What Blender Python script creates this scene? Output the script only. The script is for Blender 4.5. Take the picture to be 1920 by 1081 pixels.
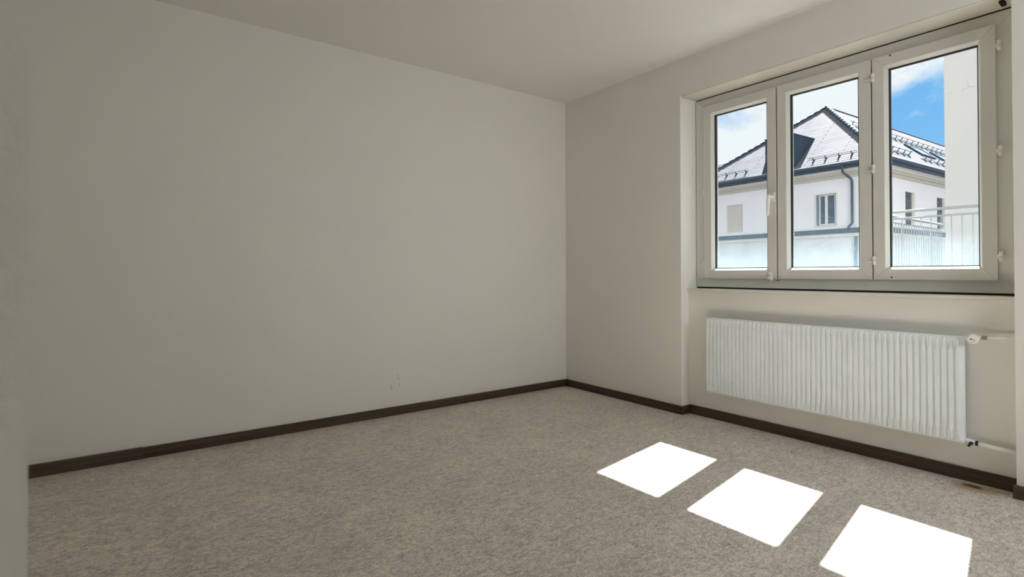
import bpy, bmesh, math, random
from mathutils import Vector, Matrix

for _o in list(bpy.data.objects):
    bpy.data.objects.remove(_o)
scene = bpy.context.scene
COL = scene.collection
random.seed(7)
PI = math.pi

# ------------------------------------------------------------------ camera
YAW, PITCH, ROLL = 0.634832, 0.009139, -0.002637
fwd = Vector((math.sin(YAW) * math.cos(PITCH), math.cos(YAW) * math.cos(PITCH), math.sin(PITCH)))
rt = Vector((math.cos(YAW), -math.sin(YAW), 0.0))
up = rt.cross(fwd)
r2 = math.cos(ROLL) * rt + math.sin(ROLL) * up
u2 = math.cos(ROLL) * up - math.sin(ROLL) * rt
cd = bpy.data.cameras.new('camera')
cam = bpy.data.objects.new('camera', cd)
COL.objects.link(cam)
M = Matrix.Identity(4)
for i in range(3):
    M[i][0], M[i][1], M[i][2] = r2[i], u2[i], -fwd[i]
M.translation = Vector((-3.172719, -3.504586, 0.996213))
cam.matrix_world = M
cd.sensor_width = 36.0
cd.sensor_fit = 'HORIZONTAL'
cd.lens = 36.0 * 994.7109 / 1920.0
cd.shift_y = (502.035 - 540.5) / 1920.0
cd.clip_start, cd.clip_end = 0.02, 500
cd.dof.use_dof = True
cd.dof.focus_distance = 4.0
cd.dof.aperture_fstop = 9.0
scene.camera = cam

# ------------------------------------------------------------------ sun, sky, exposure
SUN_DIR = Vector((1.0, 0.178, 1.296)).normalized()
sd = bpy.data.lights.new('sun', 'SUN')
sd.energy = 32.5
sd.angle = math.radians(0.53)
sd.color = (1.0, 0.98, 0.94)
sun = bpy.data.objects.new('sun', sd)
COL.objects.link(sun)
sun.rotation_euler = SUN_DIR.to_track_quat('Z', 'Y').to_euler()
sun.location = (20, 4, 26)

# fill light added in an unseen opening behind the viewer, to brighten the room
al = bpy.data.lights.new('added_rear_fill', 'AREA')
al.shape = 'RECTANGLE'
al.size, al.size_y = 1.4, 1.3
al.energy = 28.0
al.color = (0.90, 0.96, 1.0)
alo = bpy.data.objects.new('added_rear_fill', al)
COL.objects.link(alo)
alo.location = (-0.8, -4.84, 1.55)
alo.rotation_euler = (PI / 2, 0, 0)

world = bpy.data.worlds.new('sky')
scene.world = world
world.use_nodes = True
wn, wl = world.node_tree.nodes, world.node_tree.links
wn.clear()


def wnode(t, **kw):
    n = wn.new(t)
    for k, v in kw.items():
        setattr(n, k, v)
    return n


tc = wnode('ShaderNodeTexCoord')
# blue sky, a little paler towards the horizon, with broken white cloud
sep = wnode('ShaderNodeSeparateXYZ')
wl.new(tc.outputs['Generated'], sep.inputs[0])
blue = wnode('ShaderNodeValToRGB')
blue.color_ramp.elements[0].position, blue.color_ramp.elements[0].color = 0.0, (0.30, 0.66, 1.0, 1)
blue.color_ramp.elements[1].position, blue.color_ramp.elements[1].color = 0.6, (0.06, 0.36, 0.90, 1)
wl.new(sep.outputs['Z'], blue.inputs[0])
mp = wnode('ShaderNodeMapping')
mp.inputs['Scale'].default_value = (1.0, 1.0, 2.2)
wl.new(tc.outputs['Generated'], mp.inputs[0])
n1 = wnode('ShaderNodeTexNoise')
n1.inputs['Scale'].default_value = 5.5
n1.inputs['Detail'].default_value = 7.0
n1.inputs['Roughness'].default_value = 0.58
n1.inputs['Distortion'].default_value = 0.3
wl.new(mp.outputs[0], n1.inputs['Vector'])
# a clear patch of sky in one direction
dist = wnode('ShaderNodeVectorMath', operation='DISTANCE')
wl.new(tc.outputs['Generated'], dist.inputs[0])
BLUE_AT = Vector((0.9386, 0.2653, 0.2206)).normalized()
dist.inputs[1].default_value = BLUE_AT
mr = wnode('ShaderNodeMapRange')
mr.inputs['From Min'].default_value = 0.035
mr.inputs['From Max'].default_value = 0.085
mr.inputs['To Min'].default_value = -0.12
mr.inputs['To Max'].default_value = 0.12
wl.new(dist.outputs['Value'], mr.inputs['Value'])
add = wnode('ShaderNodeMath', operation='ADD')
wl.new(n1.outputs['Fac'], add.inputs[0])
wl.new(mr.outputs[0], add.inputs[1])
cr = wnode('ShaderNodeValToRGB')
cr.color_ramp.elements[0].position, cr.color_ramp.elements[0].color = 0.40, (0, 0, 0, 1)
cr.color_ramp.elements[1].position, cr.color_ramp.elements[1].color = 0.60, (1, 1, 1, 1)
wl.new(add.outputs[0], cr.inputs[0])
mixc = wnode('ShaderNodeMix', data_type='RGBA')
wl.new(cr.outputs[0], mixc.inputs['Factor'])
wl.new(blue.outputs[0], mixc.inputs['A'])
mixc.inputs['B'].default_value = (0.94, 1.0, 1.02, 1)
bg = wnode('ShaderNodeBackground')
bg.inputs['Strength'].default_value = 1.0
wl.new(mixc.outputs['Result'], bg.inputs['Color'])
wo = wnode('ShaderNodeOutputWorld')
wl.new(bg.outputs[0], wo.inputs['Surface'])

vs = scene.view_settings
vs.view_transform = 'Standard'
vs.look = 'None'
vs.gamma = 1.0
vs.use_curve_mapping = False
vs.exposure = 0.0
cy = scene.cycles
cy.use_denoising = True
cy.max_bounces = 14
cy.diffuse_bounces = 10
cy.glossy_bounces = 4
cy.transparent_max_bounces = 24
cy.caustics_reflective = False
cy.caustics_refractive = False
cy.sample_clamp_indirect = 20.0


# ------------------------------------------------------------------ materials
def new_mat(name):
    m = bpy.data.materials.new(name)
    m.use_nodes = True
    nt = m.node_tree
    nt.nodes.clear()
    out = nt.nodes.new('ShaderNodeOutputMaterial')
    return m, nt, out


def principled(nt, out, rough=0.5, spec=0.3, metal=0.0):
    b = nt.nodes.new('ShaderNodeBsdfPrincipled')
    b.inputs['Roughness'].default_value = rough
    b.inputs['Specular IOR Level'].default_value = spec
    b.inputs['Metallic'].default_value = metal
    nt.links.new(b.outputs[0], out.inputs['Surface'])
    return b


def coords(nt, scale=(1, 1, 1), kind='Object'):
    t = nt.nodes.new('ShaderNodeTexCoord')
    m = nt.nodes.new('ShaderNodeMapping')
    m.inputs['Scale'].default_value = scale
    nt.links.new(t.outputs[kind], m.inputs[0])
    return m.outputs[0]


def noise(nt, vec, scale, detail=3.0, rough=0.55, dist=0.0):
    n = nt.nodes.new('ShaderNodeTexNoise')
    n.inputs['Scale'].default_value = scale
    n.inputs['Detail'].default_value = detail
    n.inputs['Roughness'].default_value = rough
    n.inputs['Distortion'].default_value = dist
    nt.links.new(vec, n.inputs['Vector'])
    return n.outputs['Fac']


def ramp(nt, fac, stops):
    r = nt.nodes.new('ShaderNodeValToRGB')
    el = r.color_ramp.elements
    while len(el) < len(stops):
        el.new(0.5)
    for e, (p, c) in zip(el, stops):
        e.position = p
        e.color = (c[0], c[1], c[2], 1) if not isinstance(c, (int, float)) else (c, c, c, 1)
    nt.links.new(fac, r.inputs[0])
    return r.outputs[0]


def mix(nt, fac, a, b, mode='MIX'):
    m = nt.nodes.new('ShaderNodeMix')
    m.data_type = 'RGBA'
    m.blend_type = mode
    for key, v in (('Factor', fac), ('A', a), ('B', b)):
        s = m.inputs[key]
        if isinstance(v, (int, float)):
            s.default_value = v if key == 'Factor' else (v, v, v, 1)
        elif isinstance(v, tuple):
            s.default_value = (v[0], v[1], v[2], 1)
        else:
            nt.links.new(v, s)
    return m.outputs['Result']


def math_n(nt, op, a, b=None, clamp=False):
    m = nt.nodes.new('ShaderNodeMath')
    m.operation = op
    m.use_clamp = clamp
    for i, v in enumerate((a, b)):
        if v is None:
            continue
        if isinstance(v, (int, float)):
            m.inputs[i].default_value = v
        else:
            nt.links.new(v, m.inputs[i])
    return m.outputs[0]


def bump(nt, bsdf, height, strength=0.2, distance=0.002):
    b = nt.nodes.new('ShaderNodeBump')
    b.inputs['Strength'].default_value = strength
    b.inputs['Distance'].default_value = distance
    nt.links.new(height, b.inputs['Height'])
    nt.links.new(b.outputs[0], bsdf.inputs['Normal'])


def seg_mask(nt, pos, a, b, width):
    """1 on a line segment a-b (3D), falling to 0 at its edge."""
    a, b = Vector(a), Vector(b)
    d = b - a

    def vm(op, x, y):
        n = nt.nodes.new('ShaderNodeVectorMath')
        n.operation = op
        for i, v in enumerate((x, y)):
            if v is None:
                continue
            if isinstance(v, Vector):
                n.inputs[i].default_value = v
            else:
                nt.links.new(v, n.inputs[i])
        return n
    pa = vm('SUBTRACT', pos, a).outputs[0]
    dt = vm('DOT_PRODUCT', pa, d).outputs['Value']
    h = math_n(nt, 'DIVIDE', dt, d.length_squared, clamp=True)
    sc = nt.nodes.new('ShaderNodeVectorMath')
    sc.operation = 'SCALE'
    sc.inputs[0].default_value = d
    nt.links.new(h, sc.inputs['Scale'])
    ds = vm('DISTANCE', pa, sc.outputs[0]).outputs['Value']
    mrn = nt.nodes.new('ShaderNodeMapRange')
    mrn.inputs['From Min'].default_value = width * 0.4
    mrn.inputs['From Max'].default_value = width
    mrn.inputs['To Min'].default_value = 1.0
    mrn.inputs['To Max'].default_value = 0.0
    nt.links.new(ds, mrn.inputs['Value'])
    return mrn.outputs[0]


def simple(name, col, rough=0.5, spec=0.3, metal=0.0, var=0.06, vscale=8.0, bstr=0.0, bscale=300.0):
    m, nt, out = new_mat(name)
    b = principled(nt, out, rough, spec, metal)
    v = coords(nt)
    n = noise(nt, v, vscale, 4.0)
    lo = tuple(c * (1 - var) for c in col)
    hi = tuple(min(1, c * (1 + var)) for c in col)
    nt.links.new(ramp(nt, n, [(0.3, lo), (0.7, hi)]), b.inputs['Base Color'])
    if bstr:
        bump(nt, b, noise(nt, v, bscale, 2.0), bstr)
    return m


def wall_paint(name, col, marks=()):
    m, nt, out = new_mat(name)
    b = principled(nt, out, 0.75, 0.2)
    v = coords(nt)
    n = noise(nt, v, 1.2, 4.0)
    c = ramp(nt, n, [(0.3, tuple(x * 0.985 for x in col)), (0.7, tuple(min(1, x * 1.01) for x in col))])
    # tiny pits in the rough-cast paint
    pits = ramp(nt, noise(nt, v, 55.0, 1.0), [(0.74, 0.0), (0.80, 1.0)])
    c = mix(nt, math_n(nt, 'MULTIPLY', pits, 0.18), c, tuple(x * 0.55 for x in col))
    for (a, e, w) in marks:
        c = mix(nt, math_n(nt, 'MULTIPLY', seg_mask(nt, v, a, e, w), 0.55), c, (0.10, 0.09, 0.075))
    nt.links.new(c, b.inputs['Base Color'])
    h = math_n(nt, 'ADD', noise(nt, v, 190.0, 3.0), math_n(nt, 'MULTIPLY', noise(nt, v, 45.0, 2.0), 0.6))
    bump(nt, b, h, 0.22, 0.0025)
    return m


PAINT = (0.79, 0.775, 0.73)
M_wall = wall_paint('wall_paint', PAINT)
M_wall_left = wall_paint('wall_paint_scuffed', PAINT, [
    ((-1.648, 0, 0.214), (-1.642, 0, 0.176), 0.0035),
    ((-1.600, 0, 0.279), (-1.587, 0, 0.240), 0.0030),
    ((-1.586, 0, 0.215), (-1.581, 0, 0.197), 0.0030)])
M_ceil = wall_paint('ceiling_paint', (0.79, 0.785, 0.755))

# marbled linoleum
M_floor, nt, out = new_mat('marbled_linoleum')
b = principled(nt, out, 0.42, 0.28)
v = coords(nt)
v_st = coords(nt, (0.55, 1.0, 1.0))
big = noise(nt, v, 2.3, 4.0, 0.55)
mid = noise(nt, v_st, 38.0, 6.0, 0.70, 1.8)
fine = noise(nt, v_st, 135.0, 5.0, 0.72, 2.4)
c = ramp(nt, mid, [(0.40, (0.30, 0.275, 0.258)), (0.475, (0.57, 0.522, 0.478)), (0.53, (0.69, 0.636, 0.578)), (0.60, (0.88, 0.82, 0.75))])
c = mix(nt, 0.55, c, ramp(nt, fine, [(0.42, (0.18, 0.167, 0.158)), (0.50, (0.64, 0.588, 0.536)), (0.58, (0.95, 0.89, 0.81))]))
c = mix(nt, 1.0, c, ramp(nt, big, [(0.35, (0.985, 0.955, 0.94)), (0.65, (1.09, 1.06, 1.025))]), 'MULTIPLY')
# dark flecks gathered in loose clusters
fl = ramp(nt, noise(nt, coords(nt, (0.45, 1.0, 1.0)), 62.0, 4.0, 0.7, 2.8), [(0.53, 0.0), (0.62, 1.0)])
cl = ramp(nt, noise(nt, v, 6.5, 3.0), [(0.44, 0.0), (0.60, 1.0)])
c = mix(nt, math_n(nt, 'MULTIPLY', math_n(nt, 'MULTIPLY', fl, cl), 0.62), c, (0.17, 0.16, 0.155))
# rust stain and a burn mark by the radiator pipe
wob = math_n(nt, 'MULTIPLY', noise(nt, v, 40.0, 3.0), 0.02)
for (p, q, w, colr, amt) in (((-0.005, -2.76, 0), (0.0, -2.83, 0), 0.075, (0.36, 0.25, 0.10), 0.75),
                             ((0.014, -2.766, 0), (0.012, -2.796, 0), 0.030, (0.075, 0.024, 0.010), 1.0),
                             ((-0.104, -2.884, 0), (-0.103, -2.889, 0), 0.005, (0.03, 0.02, 0.015), 0.95)):
    sm = seg_mask(nt, v, p, q, w)
    if w > 0.01:
        sm = math_n(nt, 'MULTIPLY', sm, ramp(nt, noise(nt, v, 70.0, 3.0), [(0.32, 0.55), (0.5, 1.0)]))
    c = mix(nt, math_n(nt, 'MULTIPLY', sm, amt), c, colr)
nt.links.new(c, b.inputs['Base Color'])
bump(nt, b, fine, 0.06, 0.001)


def wood(name, c0, c1, axis):
    m, nt, out = new_mat(name)
    b = principled(nt, out, 0.45, 0.3)
    s = [22.0, 22.0, 60.0]
    s[axis] = 1.3
    v = coords(nt, tuple(s))
    n = noise(nt, v, 1.0, 6.0, 0.6, 0.8)
    c = ramp(nt, n, [(0.30, c0), (0.55, tuple((p + q) / 2 for p, q in zip(c0, c1))), (0.72, c1)])
    kn = ramp(nt, noise(nt, coords(nt, (1, 1, 1)), 16.0, 2.0), [(0.70, 0.0), (0.76, 1.0)])
    c = mix(nt, math_n(nt, 'MULTIPLY', kn, 0.7), c, tuple(x * 0.3 for x in c0))
    nt.links.new(c, b.inputs['Base Color'])
    bump(nt, b, n, 0.12, 0.001)
    return m


W0, W1 = (0.040, 0.025, 0.017), (0.115, 0.072, 0.048)
M_wood_x = wood('dark_wood_along_x', W0, W1, 0)
M_wood_y = wood('dark_wood_along_y', W0, W1, 1)
M_wood_pale = wood('worn_dark_wood', (0.055, 0.042, 0.030), (0.12, 0.09, 0.065), 0)
M_wood_red = wood('reddish_dark_wood', (0.060, 0.036, 0.026), (0.13, 0.08, 0.055), 1)

M_pvc = simple('window_plastic', (0.70, 0.695, 0.65), 0.38, 0.4, var=0.02, vscale=3.0)
M_pvc_frame = simple('window_plastic_aged', (0.70, 0.71, 0.665), 0.42, 0.35, var=0.02, vscale=3.0)
M_hinge = simple('hinge_cap_plastic', (0.86, 0.82, 0.76), 0.35, 0.4, var=0.02)
M_gasket = simple('black_rubber', (0.010, 0.011, 0.013), 0.6, 0.2, var=0.2, vscale=30.0)
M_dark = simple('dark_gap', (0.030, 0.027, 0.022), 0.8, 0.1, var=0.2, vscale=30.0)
M_sill = simple('sill_board', (0.74, 0.715, 0.665), 0.5, 0.3, var=0.04, vscale=12.0, bstr=0.1)
M_rad = simple('radiator_enamel', (0.83, 0.88, 0.905), 0.32, 0.45, var=0.025, vscale=14.0)
M_pipe = simple('painted_pipe', (0.90, 0.90, 0.88), 0.4, 0.4, var=0.03, vscale=20.0)
M_steel = simple('nickel_fitting', (0.42, 0.39, 0.34), 0.35, 0.5, 0.8, var=0.2, vscale=80.0)
M_blackmetal = simple('blackened_fitting', (0.025, 0.022, 0.018), 0.45, 0.5, 0.3, var=0.3, vscale=120.0)
M_white_plastic = simple('white_plastic', (0.86, 0.86, 0.84), 0.35, 0.4, var=0.02)
M_mark = simple('black_print', (0.02, 0.02, 0.02), 0.6, 0.2, var=0.1)

# outside
M_facade = simple('pale_render', (0.84, 0.82, 0.84), 0.9, 0.1, var=0.02, vscale=1.5, bstr=0.2, bscale=60.0)
M_cornice = simple('cornice_stone', (0.56, 0.53, 0.46), 0.85, 0.1, var=0.06, vscale=4.0)
M_cornice_pale = simple('cornice_pale', (0.72, 0.70, 0.66), 0.85, 0.1, var=0.04, vscale=4.0)
M_zinc = simple('dark_zinc', (0.042, 0.068, 0.108), 0.5, 0.3, 0.0, var=0.15, vscale=6.0)
M_slate_dark = simple('slate_cladding', (0.034, 0.056, 0.094), 0.7, 0.2, var=0.25, vscale=7.0)
M_shutter = simple('louvre_shutter', (0.17, 0.165, 0.165), 0.7, 0.2, var=0.12, vscale=10.0)
M_shutter_blue = simple('blue_grey_shutter', (0.20, 0.25, 0.31), 0.7, 0.2, var=0.1, vscale=10.0)
M_blind = simple('beige_roller_blind', (0.66, 0.60, 0.54), 0.8, 0.1, var=0.04, vscale=6.0)
M_far_frame = simple('white_window_frame', (0.72, 0.72, 0.70), 0.6, 0.2, var=0.03)
M_far_glass = simple('dark_window_glass', (0.055, 0.085, 0.12), 0.15, 0.5, var=0.2, vscale=3.0)
M_skylight = simple('skylight_glass', (0.18, 0.36, 0.62), 0.12, 0.6, var=0.1, vscale=2.0)
M_rail = simple('galvanised_rail', (0.34, 0.345, 0.34), 0.4, 0.4, 0.0, var=0.05, vscale=10.0)
M_deck = simple('pale_concrete', (0.17, 0.168, 0.165), 0.9, 0.1, var=0.08, vscale=3.0, bstr=0.2, bscale=40.0)
M_street = simple('asphalt', (0.06, 0.06, 0.062), 0.9, 0.1, var=0.15, vscale=2.0)

# the cracked plaster block (coordinates local to the block)
M_block, nt, out = new_mat('cracked_plaster')
b = principled(nt, out, 0.9, 0.1)
v = coords(nt)
c = ramp(nt, noise(nt, v, 1.6, 4.0), [(0.3, (0.69, 0.66, 0.625)), (0.7, (0.72, 0.69, 0.65))])
for (p, q, w) in (((8.4, -0.56, 4.08), (8.4, -0.66, 4.10), 0.0045), ((8.4, -0.80, 4.11), (8.4, -0.88, 4.13), 0.006),
                  ((8.4, -0.88, 4.13), (8.4, -0.94, 4.115), 0.006), ((8.4, -0.80, 4.11), (8.4, -0.80, 4.06), 0.005),
                  ((8.4, -0.88, 4.13), (8.4, -0.86, 4.25), 0.0045), ((8.4, -0.94, 4.115), (8.4, -1.03, 4.14), 0.0045)):
    c = mix(nt, math_n(nt, 'MULTIPLY', seg_mask(nt, v, p, q, w), 0.38), c, (0.2, 0.19, 0.18))
nt.links.new(c, b.inputs['Base Color'])
bump(nt, b, noise(nt, v, 40.0, 3.0), 0.15, 0.004)

# roof tiles, rows by UV (metres along the eave, metres up the slope)
M_roof, nt, out = new_mat('grey_roof_tiles')
b = principled(nt, out, 0.65, 0.03)
uv = coords(nt, (1, 1, 1), 'UV')
wobv = nt.nodes.new('ShaderNodeMix')
wobv.data_type = 'VECTOR'
nz = nt.nodes.new('ShaderNodeTexNoise')
nz.inputs['Scale'].default_value = 2.5
nt.links.new(uv, nz.inputs['Vector'])
wobv.inputs['Factor'].default_value = 0.035
nt.links.new(uv, wobv.inputs['A'])
nt.links.new(nz.outputs['Color'], wobv.inputs['B'])
br = nt.nodes.new('ShaderNodeTexBrick')
br.offset = 0.5
br.inputs['Scale'].default_value = 1.0
br.inputs['Brick Width'].default_value = 2.7
br.inputs['Row Height'].default_value = 0.155
br.inputs['Mortar Size'].default_value = 0.017
br.inputs['Mortar Smooth'].default_value = 0.25
br.inputs['Color1'].default_value = (0.185, 0.190, 0.212, 1)
br.inputs['Color2'].default_value = (0.160, 0.165, 0.185, 1)
br.inputs['Mortar'].default_value = (0.028, 0.032, 0.045, 1)
nt.links.new(wobv.outputs['Result'], br.inputs['Vector'])
c = mix(nt, 1.0, br.outputs['Color'], ramp(nt, noise(nt, uv, 1.1, 4.0), [(0.3, (0.86, 0.86, 0.87)), (0.7, (1.08, 1.08, 1.07))]), 'MULTIPLY')
nt.links.new(c, b.inputs['Base Color'])
su = nt.nodes.new('ShaderNodeSeparateXYZ')
nt.links.new(wobv.outputs['Result'], su.inputs[0])
saw = math_n(nt, 'SUBTRACT', 1.0, math_n(nt, 'FRACT', math_n(nt, 'DIVIDE', su.outputs['Y'], 0.155)))
bump(nt, b, math_n(nt, 'SUBTRACT', saw, math_n(nt, 'MULTIPLY', br.outputs['Fac'], 0.3)), 0.8, 0.024)

# window glass: clear, faintly reflecting, with a film of dust that thickens towards the bottom and dried drops
M_glass, nt, out = new_mat('dusty_window_glass')
tr = nt.nodes.new('ShaderNodeBsdfTransparent')
tr.inputs[0].default_value = (0.975, 0.985, 0.985, 1)
gl = nt.nodes.new('ShaderNodeBsdfGlossy')
gl.inputs['Roughness'].default_value = 0.02
lw = nt.nodes.new('ShaderNodeLayerWeight')
lw.inputs['Blend'].default_value = 0.5
m1 = nt.nodes.new('ShaderNodeMixShader')
nt.links.new(math_n(nt, 'ADD', math_n(nt, 'MULTIPLY', math_n(nt, 'POWER', lw.outputs['Facing'], 5.0), 0.5), 0.025), m1.inputs[0])
nt.links.new(tr.outputs[0], m1.inputs[1])
nt.links.new(gl.outputs[0], m1.inputs[2])
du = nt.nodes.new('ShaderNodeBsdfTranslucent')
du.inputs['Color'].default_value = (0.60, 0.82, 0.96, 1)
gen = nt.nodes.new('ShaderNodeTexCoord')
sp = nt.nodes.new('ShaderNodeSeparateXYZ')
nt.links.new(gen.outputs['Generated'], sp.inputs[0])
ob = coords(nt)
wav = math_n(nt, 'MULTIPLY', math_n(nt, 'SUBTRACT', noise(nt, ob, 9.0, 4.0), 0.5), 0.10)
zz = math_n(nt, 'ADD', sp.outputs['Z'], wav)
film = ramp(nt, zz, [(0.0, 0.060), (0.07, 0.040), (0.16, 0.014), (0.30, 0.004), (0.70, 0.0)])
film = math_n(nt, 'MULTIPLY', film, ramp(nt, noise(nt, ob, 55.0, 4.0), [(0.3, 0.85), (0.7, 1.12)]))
vo = nt.nodes.new('ShaderNodeTexVoronoi')
vo.inputs['Scale'].default_value = 150.0
vo.inputs['Randomness'].default_value = 1.0
nt.links.new(ob, vo.inputs['Vector'])
spk = ramp(nt, vo.outputs['Distance'], [(0.14, 1.0), (0.24, 0.0)])
sc2 = nt.nodes.new('ShaderNodeSeparateColor')
nt.links.new(vo.outputs['Color'], sc2.inputs[0])
some = ramp(nt, sc2.outputs[0], [(0.66, 0.0), (0.70, 1.0)])
low = ramp(nt, sp.outputs['Z'], [(0.15, 1.0), (0.55, 0.12), (0.7, 0.0)])
spk = math_n(nt, 'MULTIPLY', math_n(nt, 'MULTIPLY', spk, some), math_n(nt, 'MULTIPLY', low, 0.14))
vo2 = nt.nodes.new('ShaderNodeTexVoronoi')
vo2.inputs['Scale'].default_value = 21.0
nt.links.new(ob, vo2.inputs['Vector'])
sc3 = nt.nodes.new('ShaderNodeSeparateColor')
nt.links.new(vo2.outputs['Color'], sc3.inputs[0])
big_sp = math_n(nt, 'MULTIPLY', ramp(nt, vo2.outputs['Distance'], [(0.055, 1.0), (0.085, 0.0)]), ramp(nt, sc3.outputs[0], [(0.62, 0.0), (0.66, 1.0)]))
big_sp = math_n(nt, 'MULTIPLY', big_sp, math_n(nt, 'MULTIPLY', ramp(nt, sp.outputs['Z'], [(0.40, 1.0), (0.62, 0.0)]), 0.30))
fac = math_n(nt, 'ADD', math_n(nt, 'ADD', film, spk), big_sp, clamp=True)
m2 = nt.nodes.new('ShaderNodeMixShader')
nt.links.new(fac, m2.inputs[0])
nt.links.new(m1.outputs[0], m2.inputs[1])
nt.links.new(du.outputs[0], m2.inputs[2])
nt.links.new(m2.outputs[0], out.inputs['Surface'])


# ------------------------------------------------------------------ mesh helpers
class MB:
    def __init__(self):
        self.bm = bmesh.new()

    def box(self, x0, x1, y0, y1, z0, z1):
        x0, x1 = sorted((x0, x1))
        y0, y1 = sorted((y0, y1))
        z0, z1 = sorted((z0, z1))
        v = [self.bm.verts.new(p) for p in ((x0, y0, z0), (x1, y0, z0), (x1, y1, z0), (x0, y1, z0),
                                            (x0, y0, z1), (x1, y0, z1), (x1, y1, z1), (x0, y1, z1))]
        for f in ((3, 2, 1, 0), (4, 5, 6, 7), (0, 1, 5, 4), (1, 2, 6, 5), (2, 3, 7, 6), (3, 0, 4, 7)):
            self.bm.faces.new([v[i] for i in f])
        return self

    def hull(self, a, b):
        """prism between two equal rings of points"""
        va = [self.bm.verts.new(p) for p in a]
        vb = [self.bm.verts.new(p) for p in b]
        n = len(a)
        self.bm.faces.new(list(reversed(va)))
        self.bm.faces.new(vb)
        for i in range(n):
            j = (i + 1) % n
            self.bm.faces.new((va[i], va[j], vb[j], vb[i]))
        return self

    def poly(self, pts):
        return self.bm.faces.new([self.bm.verts.new(p) for p in pts])

    def tube(self, pts, r, seg=16, caps=True):
        pts = [Vector(p) for p in pts]
        rings = []
        prev = None
        for i, p in enumerate(pts):
            if i == 0:
                t = pts[1] - p
            elif i == len(pts) - 1:
                t = p - pts[i - 1]
            else:
                t = (pts[i + 1] - p).normalized() + (p - pts[i - 1]).normalized()
            t.normalize()
            if prev is None:
                ref = Vector((0, 0, 1)) if abs(t.z) < 0.9 else Vector((1, 0, 0))
                n = t.cross(ref).normalized()
            else:
                n = (prev - t * prev.dot(t)).normalized()
            prev = n
            bn = t.cross(n)
            rr = r[i] if isinstance(r, (list, tuple)) else r
            rings.append([self.bm.verts.new(p + (n * math.cos(2 * PI * k / seg) + bn * math.sin(2 * PI * k / seg)) * rr) for k in range(seg)])
        for a, c in zip(rings, rings[1:]):
            for k in range(seg):
                f = self.bm.faces.new((a[k], a[(k + 1) % seg], c[(k + 1) % seg], c[k]))
                f.smooth = True
        if caps:
            self.bm.faces.new(list(reversed(rings[0])))
            self.bm.faces.new(rings[-1])
        return self

    def frame(self, y0, y1, z0, z1, w, prof):
        """mitred rectangular frame in the YZ plane. prof: ring of (inset, x) points; four bars, mitred"""
        def corner(k, ins):
            return [(y0 + ins, z0 + ins), (y1 - ins, z0 + ins), (y1 - ins, z1 - ins), (y0 + ins, z1 - ins)][k]
        for k in range(4):
            j = (k + 1) % 4
            a = [(x, *corner(k, ins)) for ins, x in prof]
            c = [(x, *corner(j, ins)) for ins, x in prof]
            self.hull(a, c)
        return self

    def build(self, name, mat, parent=None, bevel=0.0, seg=2, smooth=False, loc=None):
        bmesh.ops.recalc_face_normals(self.bm, faces=self.bm.faces)
        me = bpy.data.meshes.new(name)
        self.bm.to_mesh(me)
        self.bm.free()
        me.materials.append(mat)
        o = bpy.data.objects.new(name, me)
        COL.objects.link(o)
        if parent is not None:
            o.parent = parent
        if loc is not None:
            o.location = loc
        if bevel:
            md = o.modifiers.new('edge', 'BEVEL')
            md.width = bevel
            md.segments = seg
            md.limit_method = 'ANGLE'
            md.angle_limit = math.radians(40)
        return o


def empty(name, loc=(0, 0, 0), rotz=0.0):
    o = bpy.data.objects.new(name, None)
    COL.objects.link(o)
    o.location = loc
    o.rotation_euler = (0, 0, rotz)
    o.empty_display_size = 0.1
    return o


def tag(o, label, cat, kind=None, group=None):
    o['label'] = label
    o['category'] = cat
    if kind:
        o['kind'] = kind
    if group:
        o['group'] = group
    return o


# ------------------------------------------------------------------ room shell
YR, YP = -1.203, -2.934          # recess from YR to YP in the window wall
RX = 0.086                       # recess depth
H = 2.5
SO = 2.240                       # soffit of the recess

f = MB().box(-4.8, 0.42, -4.8, 0.2, -0.15, 0.0).build('floor', M_floor)
tag(f, 'grey beige marbled linoleum floor with three bright sun patches', 'floor', 'structure')
f = MB().box(-4.8, 0.42, -4.8, 0.2, H, H + 0.15).build('ceiling', M_ceil)
tag(f, 'plain off-white ceiling above the empty room', 'ceiling', 'structure')
f = MB().box(-4.8, 0.42, 0.0, 0.2, 0.0, H).build('wall_left', M_wall_left)
tag(f, 'large bare off-white wall without any window', 'wall', 'structure')
f = MB().box(0.0, 0.42, YR, 0.0, 0.0, H).build('wall_right', M_wall)
tag(f, 'off-white wall segment between the room corner and the window recess', 'wall', 'structure')
f = MB().box(RX, 0.42, YP, YR, 0.0, 0.868).build('wall_recess', M_wall)
tag(f, 'off-white recessed wall under the window behind the radiator', 'wall', 'structure')
f = MB().box(0.0, 0.25, YP, YR, SO, H).box(0.25, 0.42, YP, YR, 2.163, H).build('wall_lintel', M_wall)
tag(f, 'off-white lintel strip of wall above the window', 'wall', 'structure')
f = MB().box(0.0, 0.42, -4.6, YP, 0.0, H).build('wall_pier', M_wall)
tag(f, 'off-white wall pier at the end of the radiator pipes', 'wall', 'structure')
f = MB().box(-4.8, -4.6, -4.6, 0.0, 0.0, H).build('wall_rear', M_wall)
tag(f, 'off-white wall closing the room opposite the window', 'wall', 'structure')
wf = MB()
for bx in ((-4.8, -1.5, 0.0, H), (-0.1, 0.42, 0.0, H), (-1.5, -0.1, 0.0, 0.9), (-1.5, -0.1, 2.2, H)):
    wf.box(bx[0], bx[1], -4.8, -4.6, bx[2], bx[3])
f = wf.build('wall_front', M_wall)
tag(f, 'off-white wall closing the room behind the viewer', 'wall', 'structure')
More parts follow.
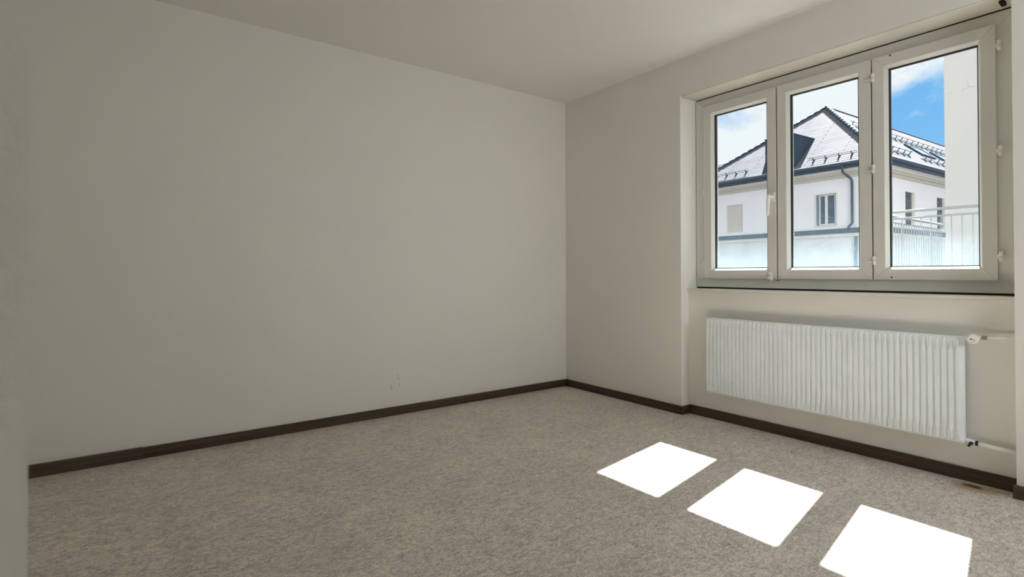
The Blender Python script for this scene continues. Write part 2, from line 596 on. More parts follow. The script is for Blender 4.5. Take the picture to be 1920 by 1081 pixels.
f = MB().hull([(-4.6, -3.15, 0), (-3.2096, -3.15, 0), (-3.27, -3.03, 0), (-4.6, -3.03, 0)],
              [(-4.6, -3.15, H), (-3.2096, -3.15, H), (-3.27, -3.03, H), (-4.6, -3.03, H)]).build('wall_partition', M_wall)
tag(f, 'out of focus off-white edge of a partition wall close by', 'wall', 'structure')


w2 = MB()  # unseen window frame, added around the opening of the rear fill light
for (a0, a1, c0_, c1_) in ((-1.5, -0.1, 0.9, 0.96), (-1.5, -0.1, 2.14, 2.2), (-1.5, -1.44, 0.96, 2.14), (-0.16, -0.1, 0.96, 2.14), (-0.83, -0.77, 0.96, 2.14)):
    w2.box(a0, a1, -4.72, -4.66, c0_, c1_)
f = w2.build('added_rear_window', M_pvc)
tag(f, 'unseen window frame added behind the viewer around the fill light', 'window', 'structure')


def baseboard(name, label, mat, x0, x1, y0, y1, h=0.059):
    o = MB().box(x0, x1, y0, y1, 0.0, h).build(name, mat, bevel=0.0025)
    return tag(o, label, 'baseboard', 'structure')


baseboard('baseboard_left', 'long dark wooden baseboard along the bare wall without window', M_wood_x, -3.078, 0.0, -0.014, 0.0)
baseboard('baseboard_left_end', 'worn paler end piece of dark baseboard beside the partition edge', M_wood_pale, -4.6, -3.075, -0.021, 0.0, 0.062)
baseboard('baseboard_right', 'short dark wooden baseboard between room corner and radiator recess', M_wood_y, -0.014, 0.0, YR - 0.014, -0.014)
baseboard('baseboard_return', 'tiny dark baseboard return turning into the radiator recess', M_wood_x, 0.0, RX, YR - 0.014, YR)
baseboard('baseboard_recess', 'dark wooden baseboard on the recess wall under the radiator', M_wood_y, RX - 0.014, RX, YP + 0.002, YR - 0.014, 0.062)
baseboard('baseboard_pier', 'reddish dark baseboard on the wall pier past the radiator pipes', M_wood_red, -0.016, 0.0, -4.6, YP + 0.010)

# ------------------------------------------------------------------ window
win = empty('window_1', (0.18, (YR + YP) / 2, 0.885))
tag(win, 'white plastic three-casement window above the radiator', 'window', 'structure')
WO = Vector(win.location)


def wpart(mb, name, mat, parent=None, bevel=0.0, seg=2):
    """meshes are modelled in world coordinates; shift them into the window's space"""
    bmesh.ops.translate(mb.bm, verts=mb.bm.verts, vec=-WO)
    return mb.build(name, mat, parent or win, bevel, seg)


FY0, FY1, FZ0, FZ1 = -2.924, -1.207, 0.8925, 2.231
fb = MB()
fw = 0.095
fb.frame(FY0, FY1, FZ0, FZ1, fw, [(0.0, 0.180), (fw, 0.180), (fw, 0.248), (0.0, 0.248)])
frame_o = wpart(fb, 'window_frame', M_pvc_frame, bevel=0.002)
# rebate posts between the casements
for ym in (-1.802, -2.330):
    wpart(MB().box(0.217, 0.246, ym - 0.035, ym + 0.035, FZ0 + 0.08, FZ1 - 0.08), 'mullion', M_pvc_frame)
# dark strip filling the gap round the frame, its shade put into the colour
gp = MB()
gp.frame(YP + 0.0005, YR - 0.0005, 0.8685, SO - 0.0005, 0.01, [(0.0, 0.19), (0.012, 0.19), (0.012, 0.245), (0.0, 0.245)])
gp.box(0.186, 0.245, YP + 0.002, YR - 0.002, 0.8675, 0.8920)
wpart(gp, 'gap_shade_strip', M_dark)
# caps over the fixing screws
for (y, z) in ((-1.381, 2.209), (-1.834, 2.209), (-2.293, 2.209), (-2.746, 2.209), (-2.886, 2.071), (-2.886, 1.567), (-2.885, 1.066),
               (-1.831, 0.920), (-2.288, 0.920), (-2.744, 0.920), (-1.376, 0.918)):
    wpart(MB().tube([(0.1805, y, z), (0.1785, y, z)], [0.0075, 0.0065], 16), 'screw_cap', M_pvc)

Z0, Z1 = 0.9535, 2.171
SASH = [(-1.798, -1.281), (-2.327, -1.806), (-2.848, -2.334)]
sashes = []
for si, (ya, yb) in enumerate(SASH):
    s = MB()
    mw, be = 0.056, 0.014
    prof = [(0.0, 0.160), (mw, 0.160), (mw + be, 0.188), (mw + be, 0.230), (0.0, 0.230)]
    s.frame(ya, yb, Z0, Z1, mw, prof)
    so = wpart(s, 'sash', M_pvc, bevel=0.0022)
    sashes.append(so)
    g = MB()
    i0 = mw + be
    g.frame(ya, yb, Z0, Z1, 0, [(i0 - 0.001, 0.1885), (i0 + 0.0035, 0.1885), (i0 + 0.0035, 0.214), (i0 - 0.001, 0.214)])
    wpart(g, 'gasket', M_gasket, so)
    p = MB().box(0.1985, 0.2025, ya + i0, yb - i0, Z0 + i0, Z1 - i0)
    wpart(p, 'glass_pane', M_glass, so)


def hinge(y, z, parent, flag=0, r=0.0085, ln=0.048):
    h = MB()
    h.tube([(0.150, y, z - ln / 2), (0.150, y, z - ln / 2 + 0.002), (0.150, y, z - 0.0012)], [r * 0.85, r, r], 14)
    h.tube([(0.150, y, z + 0.0012), (0.150, y, z + ln / 2 - 0.002), (0.150, y, z + ln / 2)], [r, r, r * 0.85], 14)
    h.tube([(0.150, y, z - ln / 2 + 0.004), (0.150, y, z + ln / 2 - 0.004)], r * 0.8, 12)
    if flag:
        h.hull([(0.157, y + 0.004, z - 0.013), (0.157, y + 0.004, z - 0.003), (0.150, y + 0.004, z - 0.003), (0.150, y + 0.004, z - 0.013)],
               [(0.160, y + 0.045, z - 0.012), (0.160, y + 0.045, z - 0.006), (0.153, y + 0.045, z - 0.006), (0.153, y + 0.045, z - 0.012)])
    else:
        h.box(0.152, 0.172, y + 0.002, y + 0.014, z - 0.010, z + 0.010)
    return wpart(h, 'hinge', M_hinge, parent)


for z in (2.064, 1.561, 1.058):
    hinge(-2.341, z, sashes[1], 1)
for z in (2.062, 1.565, 1.067):
    hinge(-2.863, z, sashes[2], 0)
for z in (2.062, 1.565, 1.072):
    h = MB()
    h.tube([(0.170, -1.2725, z - 0.024), (0.170, -1.2725, z + 0.024)], 0.0055, 12)
    wpart(h, 'hinge', M_hinge, sashes[0])
# small drilled holes in the last casement
for (y, z) in ((-2.421, 2.1615), (-2.419, 0.9660)):
    wpart(MB().tube([(0.1602, y, z), (0.1592, y, z)], 0.0045, 14), 'plug', M_dark, sashes[2])

# lever handle on the first casement, pointing down
hd = MB()
hd.hull([(0.160, -1.795, 1.440), (0.160, -1.765, 1.440), (0.160, -1.765, 1.505), (0.160, -1.795, 1.505)],
        [(0.149, -1.792, 1.443), (0.149, -1.768, 1.443), (0.149, -1.768, 1.502), (0.149, -1.792, 1.502)])
hd.tube([(0.151, -1.780, 1.473), (0.112, -1.780, 1.473)], [0.0115, 0.0105], 16)
wpart(hd, 'handle', M_hinge, sashes[0], 0.004, 3)
hl = MB()
hl.tube([(0.104, -1.780, 1.484), (0.102, -1.779, 1.476), (0.102, -1.777, 1.455), (0.103, -1.774, 1.40), (0.106, -1.772, 1.362), (0.108, -1.772, 1.352)],
        [0.006, 0.011, 0.0115, 0.0095, 0.0095, 0.006], 16)
hl.tube([(0.120, -1.780, 1.473), (0.100, -1.780, 1.473)], [0.0115, 0.011], 16)
wpart(hl, 'handle_lever', M_white_plastic, sashes[0])

# child lock at the bottom of the first casement
lk = MB().hull([(0.160, -1.773, 0.942), (0.160, -1.745, 0.938), (0.160, -1.745, 0.985), (0.160, -1.773, 0.985)],
               [(0.140, -1.771, 0.943), (0.140, -1.747, 0.939), (0.140, -1.747, 0.982), (0.140, -1.771, 0.982)])
lk.tube([(0.160, -1.759, 0.990), (0.145, -1.759, 0.990)], [0.010, 0.008], 14)
lo = wpart(lk, 'window_lock', M_white_plastic, sashes[0], 0.003, 3)
lm = MB()
for y in (-1.7655, -1.7525):
    lm.tube([(0.1402, y, 0.974), (0.1392, y, 0.974)], 0.0033, 12)
lm.box(0.1391, 0.1401, -1.769, -1.750, 0.9455, 0.9495)
lm.box(0.1391, 0.1401, -1.7605, -1.7575, 0.958, 0.966)
wpart(lm, 'lock_slot', M_dark, sashes[0])
wpart(MB().box(0.172, 0.1795, -1.806, -1.790, 0.9420, 0.9450), 'latch_plate', M_dark)
wpart(MB().box(0.060, 0.115, -2.898, -2.880, 2.222, 2.2395), 'strap_guide', M_dark, bevel=0.003)

# board covering the roller blind box, with a slit of shadow above the frame
bbm = simple('blind_box_board', (0.66, 0.615, 0.555), 0.55, 0.25, var=0.05, vscale=5.0, bstr=0.15, bscale=90.0)
wpart(MB().box(0.004, 0.176, YP + 0.003, YR - 0.003, SO - 0.005, SO - 0.0003), 'blind_box_cover', bbm, bevel=0.002)

# sill board
sb = MB().box(0.066, 0.20, YP + 0.002, YR - 0.002, 0.866, 0.882)
sill = sb.build('windowsill', M_sill, bevel=0.003)
tag(sill, 'thin off-white sill board under the window', 'windowsill', 'structure')

# ------------------------------------------------------------------ radiator
RY0, RY1, RZ0, RZ1 = -2.752, -1.388, 0.192, 0.690
rad = empty('radiator', (0.02, (RY0 + RY1) / 2, RZ0))
tag(rad, 'white ribbed panel radiator with valve and pipes below the window', 'radiator')
RO = Vector(rad.location)


def rpart(mb, name, mat, parent=None, bevel=0.0, seg=2):
    bmesh.ops.translate(mb.bm, verts=mb.bm.verts, vec=-RO)
    return mb.build(name, mat, parent or rad, bevel, seg)


NF = 50
pitch = (RY1 - RY0 - 0.008) / NF
NSUB = 20
ys = [RY0 + 0.004 + pitch * (i / NSUB) for i in range(NF * NSUB + 1)]
zs = []
zz_ = 0.0
Ltot = RZ1 - RZ0
edge = [0.0025 * i for i in range(0, 13)] + [0.03 + 0.005 * i for i in range(1, 11)]
zs = [RZ0 + e for e in edge] + [RZ0 + 0.08 + (Ltot - 0.16) * i / 8 for i in range(1, 8)] + [RZ1 - e for e in reversed(edge)]
RIM = 0.007
XB, RH = 0.0145, 0.0135


def sstep(a, b_, x):
    t = max(0.0, min(1.0, (x - a) / (b_ - a)))
    return t * t * (3 - 2 * t)


def ridge(y, z):
    k = math.floor((y - RY0 - 0.004) / pitch)
    ph = (y - RY0 - 0.004) / pitch - k - 0.5
    dx = abs(ph) * pitch
    e = min(z - RZ0, RZ1 - z)
    hw = pitch * (0.25 + 0.175 * sstep(0.045, 0.070, e))
    zc = RIM + 0.25 * pitch
    if e < zc:
        d = 0.25 * pitch - math.hypot(dx, zc - e)
    else:
        d = hw - dx
    return RH * sstep(-0.0004, 0.0030, d)


fm = MB()
rows = []
for z in zs:
    rows.append([fm.bm.verts.new((XB - ridge(y, z), y, z)) for y in ys])
for a, c in zip(rows, rows[1:]):
    for i in range(len(ys) - 1):
        q = fm.bm.faces.new((a[i], a[i + 1], c[i + 1], c[i]))
        q.smooth = True
front = rpart(fm, 'ribbed_front', M_rad)
bk = MB().box(XB + 0.0005, 0.046, RY0, RY1, RZ0, RZ1)
rpart(bk, 'radiator_body', M_rad, bevel=0.004, seg=3)
for y in (-1.60, -2.55):
    rpart(MB().box(0.044, RX, y - 0.015, y + 0.015, 0.30, 0.62), 'wall_bracket', M_rad)
# thermostat valve at the top: body, round head with scale, union nut, pipe
vz, vy = 0.684, -2.783
vb_ = MB()
vb_.tube([(0.030, RY0 + 0.004, vz), (0.030, vy, vz)], 0.010, 16)
vb_.tube([(0.052, vy - 0.002, vz), (0.010, vy - 0.002, vz)], [0.014, 0.014], 18)
rpart(vb_, 'valve_body', M_pipe)
hx = Vector((-1.0, -0.16, 0.02)).normalized()
c0 = Vector((0.022, vy - 0.004, vz))
th = MB()
th.tube([c0, c0 + hx * 0.006, c0 + hx * 0.030, c0 + hx * 0.044, c0 + hx * 0.048], [0.017, 0.021, 0.0225, 0.0215, 0.018], 32)
head = rpart(th, 'thermostat_head', M_white_plastic)
n_ = hx
a_ = n_.cross(Vector((0, 0, 1))).normalized()
b_ = a_.cross(n_)
if b_.z < 0:
    b_ = -b_
if a_.y > 0:
    a_ = -a_
cf = c0 + hx * 0.0482


def onface(pts, t=0.0006):
    A = [cf + a_ * p[0] + b_ * p[1] for p in pts]
    return A, [q + hx * t for q in A]


dm = MB()
# pointer: an arrow across the scale, pointing to one side, on a fine ring
dm.hull(*onface([(0.009, -0.0045), (-0.006, -0.0005), (-0.0065, 0.002), (0.009, -0.002)]))
dm.hull(*onface([(-0.0105, 0.0012), (-0.0045, -0.0035), (-0.0035, 0.0050)]))
dm.hull(*onface([(-0.0012, 0.0098), (0.0004, 0.0098), (0.0004, 0.0118), (-0.0012, 0.0118)]))
for q in (-0.0045, -0.0020, 0.0005, 0.0030):
    dm.hull(*onface([(q, -0.0118), (q + 0.0017, -0.0118), (q + 0.0017, -0.0102), (q, -0.0102)]))
rpart(dm, 'dial_marking', M_mark, head)
rg = MB()
NR = 40
for rr in (0.0165,):
    for k in range(NR):
        t0, t1 = 2 * PI * k / NR, 2 * PI * (k + 1) / NR
        rg.hull(*onface([(rr * math.cos(t0), rr * math.sin(t0)), (rr * math.cos(t1), rr * math.sin(t1)),
                         ((rr + 0.0012) * math.cos(t1), (rr + 0.0012) * math.sin(t1)), ((rr + 0.0012) * math.cos(t0), (rr + 0.0012) * math.sin(t0))], 0.0004))
rpart(rg, 'dial_ring', M_pvc_frame, head)
un = MB().tube([(0.050, -2.811, 0.689), (0.050, -2.827, 0.690)], 0.0115, 6)
rpart(un, 'union_nut', M_steel, bevel=0.001)
rpart(MB().tube([(0.050, -2.784, 0.6865), (0.050, -2.812, 0.689)], 0.008, 14), 'valve_tail', M_pipe)
rpart(MB().tube([(0.052, -2.826, 0.690), (0.050, -2.87, 0.694), (0.048, YP, 0.699)], 0.0075, 18), 'feed_pipe', M_pipe)
# return at the bottom
rpart(MB().tube([(0.030, RY0 + 0.004, 0.206), (0.030, -2.764, 0.206), (0.044, -2.778, 0.198), (0.046, -2.786, 0.195)], [0.0085, 0.0085, 0.010, 0.011], 14), 'return_elbow', M_rad)
lv = MB()
lv.tube([(0.034, -2.772, 0.197), (0.012, -2.774, 0.193)], [0.0075, 0.0065], 12)
lv.tube([(0.024, -2.764, 0.180), (0.020, -2.770, 0.189), (0.022, -2.781, 0.201)], [0.0055, 0.0060, 0.0050], 10)
lv.tube([(0.044, -2.786, 0.196), (0.044, -2.796, 0.196)], 0.0125, 6)
rpart(lv, 'lockshield_valve', M_blackmetal, bevel=0.0012)
rpart(MB().tube([(0.046, -2.790, 0.195), (0.044, -2.83, 0.192), (0.040, YP, 0.187)], 0.0105, 20), 'return_pipe', M_pipe)

# ------------------------------------------------------------------ outside: ground and terrace
f = MB().box(0.55, 5.4, -9.0, 9.0, -0.9, -0.35).build('added_bounce_deck', M_deck)  # deck out of view, added to bounce sunlight up into the room
tag(f, 'unseen concrete deck added outside the window to bounce sunlight inside', 'added deck', 'structure')
f = MB().box(-20, 90, -60, 90, -4.2, -4.0).build('ground_street', M_street)
tag(f, 'dark asphalt street around the houses outside', 'street', 'structure')
ts = MB().box(5.42, 9.2, -6.0, -0.42, -3.99, 0.90)
ts.box(5.42, 5.60, -6.0, -0.42, 0.90, 1.02)
ts.box(5.60, 8.395, -0.58, -0.42, 0.90, 1.02)
f = ts.build('ground_terrace', M_deck)
tag(f, 'pale raised terrace outside the window under the metal railing', 'terrace', 'structure')
blk = MB().box(8.4, 16.0, -6.0, -0.545, -3.99, 9.0).build('plaster_block', M_block)
tag(blk, 'tall blank cream plaster house wall with hairline cracks behind railing', 'building')

# railing, one thing: two sides meeting at a corner post
RLX, RLY = 5.5, -0.485
rl = empty('terrace_railing', (RLX, RLY, 1.02))
tag(rl, 'pale metal railing with thin balusters on the terrace outside', 'railing')
LO = Vector(rl.location)


def lpart(mb, name, mat):
    bmesh.ops.translate(mb.bm, verts=mb.bm.verts, vec=-LO)
    return mb.build(name, mat, rl)


lpart(MB().tube([(RLX, -5.2, 1.822), (RLX, RLY, 1.826), (8.395, RLY, 1.824)], 0.019, 16), 'top_rail', M_rail)
lpart(MB().tube([(RLX, -5.2, 1.728), (RLX, RLY, 1.734)], 0.013, 12), 'mid_rail', M_rail)
lpart(MB().tube([(RLX, RLY, 1.734), (8.395, RLY, 1.732)], 0.010, 12), 'mid_rail', M_rail)
lpart(MB().tube([(RLX, RLY, 1.02), (RLX, RLY, 1.81)], 0.018, 14), 'post', M_rail)
for k in range(1, 42):
    y = RLY - 0.108 * k
    if y < -5.0:
        break
    lpart(MB().tube([(RLX, y, 1.02), (RLX, y, 1.73)], 0.0055, 8), 'baluster', M_rail)
for k in range(1, 26):
    x = RLX + 0.111 * k
    lpart(MB().tube([(x, RLY, 1.02), (x, RLY, 1.73)], 0.0065, 8), 'baluster', M_rail)

# ------------------------------------------------------------------ outside: the house across the street
hs = empty('neighbouring_house', (22.278, 5.304, -4.0), -math.radians(3.0))
tag(hs, 'pale rendered house with grey hipped roof seen through the window', 'building')
HB = 4.0    # the house's base lies 4 m under our floor; local z = world z + 4


def hpart(mb, name, mat, parent=None, bevel=0.0):
    bmesh.ops.translate(mb.bm, verts=mb.bm.verts, vec=(0, 0, HB))
    return mb.build(name, mat, parent or hs, bevel)


def holed_wall(mb, axis, a0, a1, z0, z1, holes, depth):
    """front wall (axis 'u': plane v=0) or side wall (axis 'v': plane u=0) with window openings and reveals"""
    def P(a, d, z):
        return (d, a, z) if axis == 'u' else (a, d, z)
    As = sorted({a0, a1} | {h[0] for h in holes} | {h[1] for h in holes})
    Zs = sorted({z0, z1} | {h[2] for h in holes} | {h[3] for h in holes})
    for p, q in zip(As, As[1:]):
        for s, t in zip(Zs, Zs[1:]):
            ca, cz = (p + q) / 2, (s + t) / 2
            if any(h[0] < ca < h[1] and h[2] < cz < h[3] for h in holes):
                continue
            mb.poly([P(p, 0, s), P(q, 0, s), P(q, 0, t), P(p, 0, t)])
    for h in holes:
        A0, A1, B0, B1 = h
        ring = [(A0, B0), (A1, B0), (A1, B1), (A0, B1)]
        for k in range(4):
            (p, s), (q, t) = ring[k], ring[(k + 1) % 4]
            mb.poly([P(p, 0, s), P(q, 0, t), P(q, depth, t), P(p, depth, s)])
        mb.poly([P(A0, depth, B0), P(A1, depth, B0), P(A1, depth, B1), P(A0, depth, B1)])


W_A = (6.130, 7.085, 3.03, 4.525)
W_B = (1.540, 2.505, 3.04, 4.542)
holes_front = [W_A, W_B]
SIDE = [(2.83, 3.92, 3.10, 4.60), (6.42, 7.50, 3.10, 4.60), (10.0, 11.08, 3.10, 4.60)]
wm = MB()
holed_wall(wm, 'u', 0.0, 9.0, -4.0, 5.45, holes_front, 0.16)
holed_wall(wm, 'v', 0.0, 22.0, -4.0, 5.45, SIDE, 0.16)
wm.poly([(0, 9.0, -4), (22, 9.0, -4), (22, 9.0, 5.45), (0, 9.0, 5.45)])
wm.poly([(22, 0, -4), (22, 9.0, -4), (22, 9.0, 5.45), (22, 0, 5.45)])
hpart(wm, 'house_wall', M_facade)
M_lower = simple('shade_grey_lower_wall', (0.64, 0.635, 0.63), 0.9, 0.1, var=0.04, vscale=2.0)  # shade on the pale wall below the belt, put into a greyer colour

# hipped roof with UVs in metres
SL = 3.8 / 4.3
ZE = 5.72
EV, EU = -0.5, -0.5
UL = 9.3
AP = (3.8, 3.8, ZE + 3.8)
RE = (22.5, 3.8, ZE + 3.8)
rm = MB()
uvl = rm.bm.loops.layers.uv.new('UVMap')


def roof_face(pts, along, slope_h):
    fc = rm.poly(pts)
    for lp in fc.loops:
        co = lp.vert.co
        lp[uvl].uv = (co[along], (co.z - ZE) * slope_h)


sh = math.sqrt(1 + 1 / SL ** 2)
roof_face([(EV, EU, ZE), AP, (EV, UL, ZE)], 1, sh)
roof_face([(EV, EU, ZE), (22.5, EU, ZE), RE, AP], 0, sh)
roof_face([(EV, UL, ZE), AP, RE, (22.5, UL, ZE)], 0, 1.6)
rm.poly([(EV, EU, ZE), (EV, UL, ZE), (22.5, UL, ZE), (22.5, EU, ZE)])
hpart(rm, 'roof', M_roof)


def lerp(a, c, t):
    return Vector(a) * (1 - t) + Vector(c) * t


# hip and ridge caps
def caps(a, c, name, r, n):
    m = MB()
    d = (Vector(c) - Vector(a))
    for k in range(n):
        p, q = lerp(a, c, k / n), lerp(a, c, (k + 1.12) / n)
        m.tube([p, q], [r, r * 1.25], 8)
    hpart(m, name, M_slate_dark)


caps((EV, EU, ZE + 0.03), (AP[0], AP[1], AP[2] + 0.03), 'hip_tile', 0.085, 22)
caps((EV, UL, ZE + 0.02), (AP[0], AP[1], AP[2] + 0.02), 'hip_tile', 0.06, 22)
caps((AP[0], AP[1], AP[2] + 0.0), (RE[0], RE[1], RE[2] + 0.0), 'ridge_tile', 0.06, 50)

# fascia, gutter, soffit boards
gm = MB()
gm.hull([(EV - 0.02, EU - 0.02, 5.44), (EV + 0.06, EU + 0.06, 5.44), (EV + 0.06, EU + 0.06, 5.73), (EV - 0.02, EU - 0.02, 5.73)],
        [(EV - 0.02, UL, 5.44), (EV + 0.06, UL, 5.44), (EV + 0.06, UL, 5.73), (EV - 0.02, UL, 5.73)])
gm.hull([(EV - 0.02, EU - 0.02, 5.44), (EV + 0.06, EU + 0.06, 5.44), (EV + 0.06, EU + 0.06, 5.73), (EV - 0.02, EU - 0.02, 5.73)],
        [(22.5, EU - 0.02, 5.44), (22.5, EU + 0.06, 5.44), (22.5, EU + 0.06, 5.73), (22.5, EU - 0.02, 5.73)])
hpart(gm, 'fascia', M_slate_dark)
gt = MB()
gt.tube([(EV - 0.09, UL, 5.655), (EV - 0.09, EU - 0.09, 5.655), (22.5, EU - 0.09, 5.655)], 0.085, 12)
hpart(gt, 'gutter', M_zinc)
sf = MB()
sf.poly([(EV, EU, 5.46), (0.02, 0.02, 5.46), (0.02, UL, 5.46), (EV, UL, 5.46)])
sf.poly([(EV, EU, 5.46), (22.5, EU, 5.46), (22.5, 0.02, 5.46), (0.02, 0.02, 5.46)])
hpart(sf, 'eaves_board', M_cornice_pale)


def band(name, mat, z0, z1, d):
    m = MB()
    m.hull([(-d, -d, z0), (0.0, 0.0, z0), (0.0, 0.0, z1), (-d, -d, z1)], [(-d, 9.0, z0), (0.0, 9.0, z0), (0.0, 9.0, z1), (-d, 9.0, z1)])
    m.hull([(-d, -d, z0), (0.0, 0.0, z0), (0.0, 0.0, z1), (-d, -d, z1)], [(22.0, -d, z0), (22.0, 0.0, z0), (22.0, 0.0, z1), (22.0, -d, z1)])
    return hpart(m, name, mat)


band('cornice_moulding', M_cornice_pale, 5.36, 5.46, 0.24)
band('cornice_moulding', M_cornice, 5.25, 5.36, 0.16)
band('cornice_moulding', M_cornice, 5.12, 5.25, 0.07)
band('belt_course', M_zinc, 2.69, 2.90, 0.12)
band('belt_moulding', M_cornice_pale, 2.55, 2.69, 0.07)
band('lower_wall_shade', M_lower, -3.99, 2.55, 0.03)

# downpipe
dp = MB()
dp.tube([(-0.56, 1.07, 5.60), (-0.56, 1.07, 5.36), (-0.52, 1.06, 5.27), (-0.22, 0.93, 5.06), (-0.13, 0.90, 4.98), (-0.09, 0.90, 4.86), (-0.09, 0.90, 3.14), (-0.13, 0.93, 3.05), (-0.18, 1.00, 2.96), (-0.19, 1.02, 2.88)], 0.050, 12)
hpart(dp, 'downpipe', M_zinc)
dq = MB()
dq.tube([(-0.09, 0.76, 2.52), (-0.09, 0.78, 1.6), (-0.09, 0.78, -3.9)], 0.06, 10)
hpart(dq, 'downpipe', M_zinc)

# front windows
x0 = 0.155
a, c, s, t = W_A
fo = hpart(MB().frame(a + 0.002, c - 0.002, s + 0.002, t - 0.002, 0.05, [(0, 0.05), (0.05, 0.05), (0.05, 0.10), (0, 0.10)]), 'house_window', M_cornice_pale)
m = MB()
for k in range(30):
    z0 = s + 0.03 + (t - s - 0.06) * k / 30
    m.box(0.075, 0.088, a + 0.05, c - 0.05, z0, z0 + (t - s - 0.06) / 30 - 0.004)
hpart(m, 'roller_blind', M_blind, fo)
a, c, s, t = W_B
fo = hpart(MB().frame(a + 0.002, c - 0.002, s + 0.002, t - 0.002, 0.04, [(0, -0.03), (0.05, -0.03), (0.05, 0.10), (0, 0.10)]), 'house_window', M_cornice_pale)
mb_ = (a + c) / 2 + 0.02
ll = MB()
ll.frame(a + 0.10, mb_, s + 0.07, t - 0.06, 0.05, [(0, 0.06), (0.055, 0.06), (0.055, 0.12), (0, 0.12)])
ll.frame(mb_, c - 0.15, s + 0.07, t - 0.06, 0.05, [(0, 0.06), (0.055, 0.06), (0.055, 0.12), (0, 0.12)])
hpart(ll, 'casement', M_far_frame, fo)
hpart(MB().box(0.10, 0.115, a + 0.10, c - 0.15, s + 0.07, t - 0.06), 'pane', M_far_glass, fo)
for (q0, q1) in ((a + 0.05, a + 0.10), (c - 0.15, c - 0.05)):
    sh_ = MB()
    for k in range(26):
        z0 = s + 0.06 + (t - s - 0.12) * k / 26
        sh_.box(0.02, 0.05, q0, q1, z0, z0 + (t - s - 0.12) / 26 - 0.008)
    hpart(sh_, 'folding_shutter', M_shutter_blue, fo)

# side windows with louvred shutters, one leaf closed, one half open
for (p, q, s, t) in SIDE:
    fo = hpart(MB().box(p + 0.002, q - 0.002, 0.12, 0.155, s + 0.002, t - 0.002), 'house_window', M_far_glass)
    m = MB()
    for k in range(24):
        z0 = s + 0.02 + (t - s - 0.05) * k / 24
        m.hull([(p + 0.03, 0.03, z0), (p + 0.03, 0.06, z0 + 0.035), (p + 0.03, 0.065, z0 + 0.03), (p + 0.03, 0.035, z0 - 0.005)],
               [(p + 0.70, 0.03, z0), (p + 0.70, 0.06, z0 + 0.035), (p + 0.70, 0.065, z0 + 0.03), (p + 0.70, 0.035, z0 - 0.005)])
    for (e0, e1) in ((p + 0.003, p + 0.04), (p + 0.69, p + 0.74)):
        m.box(e0, e1, 0.025, 0.07, s + 0.003, t - 0.003)
    hpart(m, 'louvre_shutter', M_shutter, fo)
    m = MB()
    m.box(p + 0.76, q - 0.003, 0.05, 0.09, s + 0.003, t - 0.003)
    hpart(m, 'shutter_leaf', M_cornice, fo)

# dormer on the front slope: cheeks, front wall with window, flat metal roof
U0, U1, VF, ZT = 3.24, 4.67, -0.36, 7.43
vb2 = EV + (ZT - ZE) / SL
dmo = None
for u in (U0, U1):
    dm_ = MB()
    u_in = u + (0.06 if u == U0 else -0.06)
    ring = [(VF, u, ZE + (VF - EV) * SL - 0.05), (VF, u, ZT), (vb2 + 0.1, u, ZT)]
    dm_.hull(ring, [(p, u_in, z) for p, _, z in ring])
    o_ = hpart(dm_, 'dormer' if dmo is None else 'dormer_cheek', M_slate_dark, dmo)
    dmo = dmo or o_
hpart(MB().box(VF + 0.001, VF + 0.08, U0 + 0.061, U1 - 0.061, ZE + 0.06, ZT - 0.01), 'dormer_front', M_slate_dark, dmo)
hpart(MB().box(VF - 0.05, vb2 + 0.05, U0 - 0.02, U1 + 0.02, ZT, ZT + 0.035), 'dormer_roof', M_slate_dark, dmo)
fl_ = MB()
fl_.hull([(VF - 0.02, U1, ZE + 0.10), (VF - 0.02, U1 + 0.17, ZE + 0.10), (VF - 0.02, U1, ZE + 0.62)],
         [(VF + 0.40, U1, ZE + 0.45), (VF + 0.40, U1 + 0.05, ZE + 0.45), (VF + 0.40, U1, ZE + 0.62)])
hpart(fl_, 'dormer_flashing', M_slate_dark, dmo)


# snow guards: brackets standing on the slope that carry two bars
def roofpt(kind, along, z, off):
    d = EV + (z - ZE) / SL
    nrm = Vector((-SL, 0, 1)).normalized() if kind == 'front' else Vector((0, -SL, 1)).normalized()
    p = Vector((d, along, z)) if kind == 'front' else Vector((along, d, z))
    return p + nrm * off


def guard(kind, alongs, z, ext, hgt=0.20):
    m = MB()
    a0, a1 = min(alongs) - ext, max(alongs) + ext
    for off in (0.09, hgt):
        p = roofpt(kind, a0, z + 0.04, off)
        q = roofpt(kind, a1, z + 0.04, off)
        m.tube([p, q], 0.011, 8)
    bar = hpart(m, 'snow_guard', M_slate_dark)
    for al in alongs:
        h = MB()
        h.tube([roofpt(kind, al, z - 0.07, 0.01), roofpt(kind, al, z + 0.02, 0.03), roofpt(kind, al, z + 0.04, hgt + 0.03)], [0.026, 0.028, 0.02], 8)
        h.tube([roofpt(kind, al, z + 0.02, 0.03), roofpt(kind, al, z + 0.14, 0.02)], [0.022, 0.018], 8)
        hpart(h, 'guard_bracket', M_slate_dark, bar)


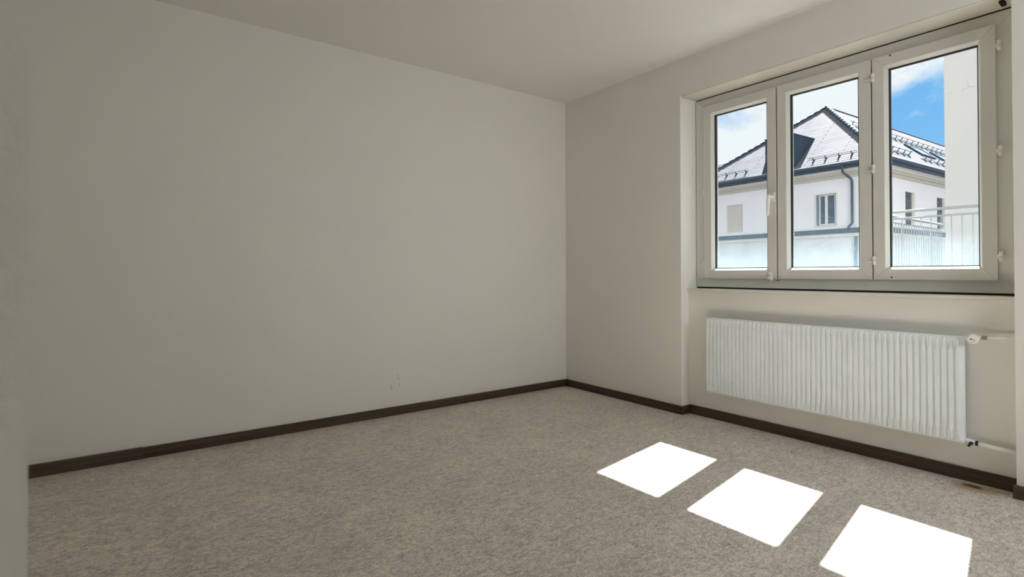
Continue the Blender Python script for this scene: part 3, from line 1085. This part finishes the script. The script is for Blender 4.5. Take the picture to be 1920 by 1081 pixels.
guard('front', [5.83, 6.385, 6.945, 7.50, 8.06], 6.02, 0.18, 0.17)
guard('front', [0.86, 1.38, 1.94, 2.475], 6.02, 0.22, 0.17)
guard('side', [6.20 + 0.67 * k for k in range(-6, 16)], 7.85, 0.3, 0.22)
guard('side', [0.40, 1.05, 1.70, 2.30, 2.93, 3.50], 6.26, 0.2, 0.22)
guard('side', [5.39, 6.04, 6.9, 7.6], 6.28, 0.2, 0.22)

# roof windows on the side slope
for (p, q, z0, z1) in ((6.85, 8.65, 6.84, 7.52), (10.05, 12.0, 6.84, 7.50)):
    def rp(al, z, off):
        return roofpt('side', al, z, off)
    m = MB()
    fw_ = 0.10
    outer = [(p, z0), (q, z0), (q, z1), (p, z1)]
    inner = [(p + fw_, z0 + fw_ * 0.6), (q - fw_, z0 + fw_ * 0.6), (q - fw_, z1 - fw_ * 0.6), (p + fw_, z1 - fw_ * 0.6)]
    for k in range(4):
        j = (k + 1) % 4
        ring = [outer[k], outer[j], inner[j], inner[k]]
        m.hull([rp(x, z, 0.0) for x, z in ring], [rp(x, z, 0.09) for x, z in ring])
    fo = hpart(m, 'roof_window', M_slate_dark)
    hpart(MB().hull([rp(x, z, 0.0) for x, z in inner], [rp(x, z, 0.06) for x, z in inner]), 'pane', M_skylight, fo)

# a farther roof peeping out behind the hip
fh = empty('distant_house', (44.0, 27.5, -4.0), -math.radians(3.0))
tag(fh, 'distant house roof peeping out behind the grey hip roof', 'building')
m = MB().box(-4, 5, -4.2, 8, 0, 12.3)
m.build('house_wall', M_facade, fh)
m = MB()
uvl2 = m.bm.loops.layers.uv.new('UVMap')
for pts in ([(-4.5, -4.6, 12.2), (0.5, -4.6, 15.62), (0.5, 8.4, 15.62), (-4.5, 8.4, 12.2)],
            [(5.5, -4.6, 12.2), (5.5, 8.4, 12.2), (0.5, 8.4, 15.62), (0.5, -4.6, 15.62)]):
    fc = m.poly(pts)
    for lp in fc.loops:
        lp[uvl2].uv = (lp.vert.co.y, (lp.vert.co.z - 12.2) * 1.8)
m.poly([(-4.5, -4.6, 12.2), (5.5, -4.6, 12.2), (0.5, -4.6, 15.62)])
m.poly([(-4.5, 8.4, 12.2), (0.5, 8.4, 15.62), (5.5, 8.4, 12.2)])
m.poly([(-4.5, -4.6, 12.2), (-4.5, 8.4, 12.2), (5.5, 8.4, 12.2), (5.5, -4.6, 12.2)])
m.build('roof', M_roof, fh)
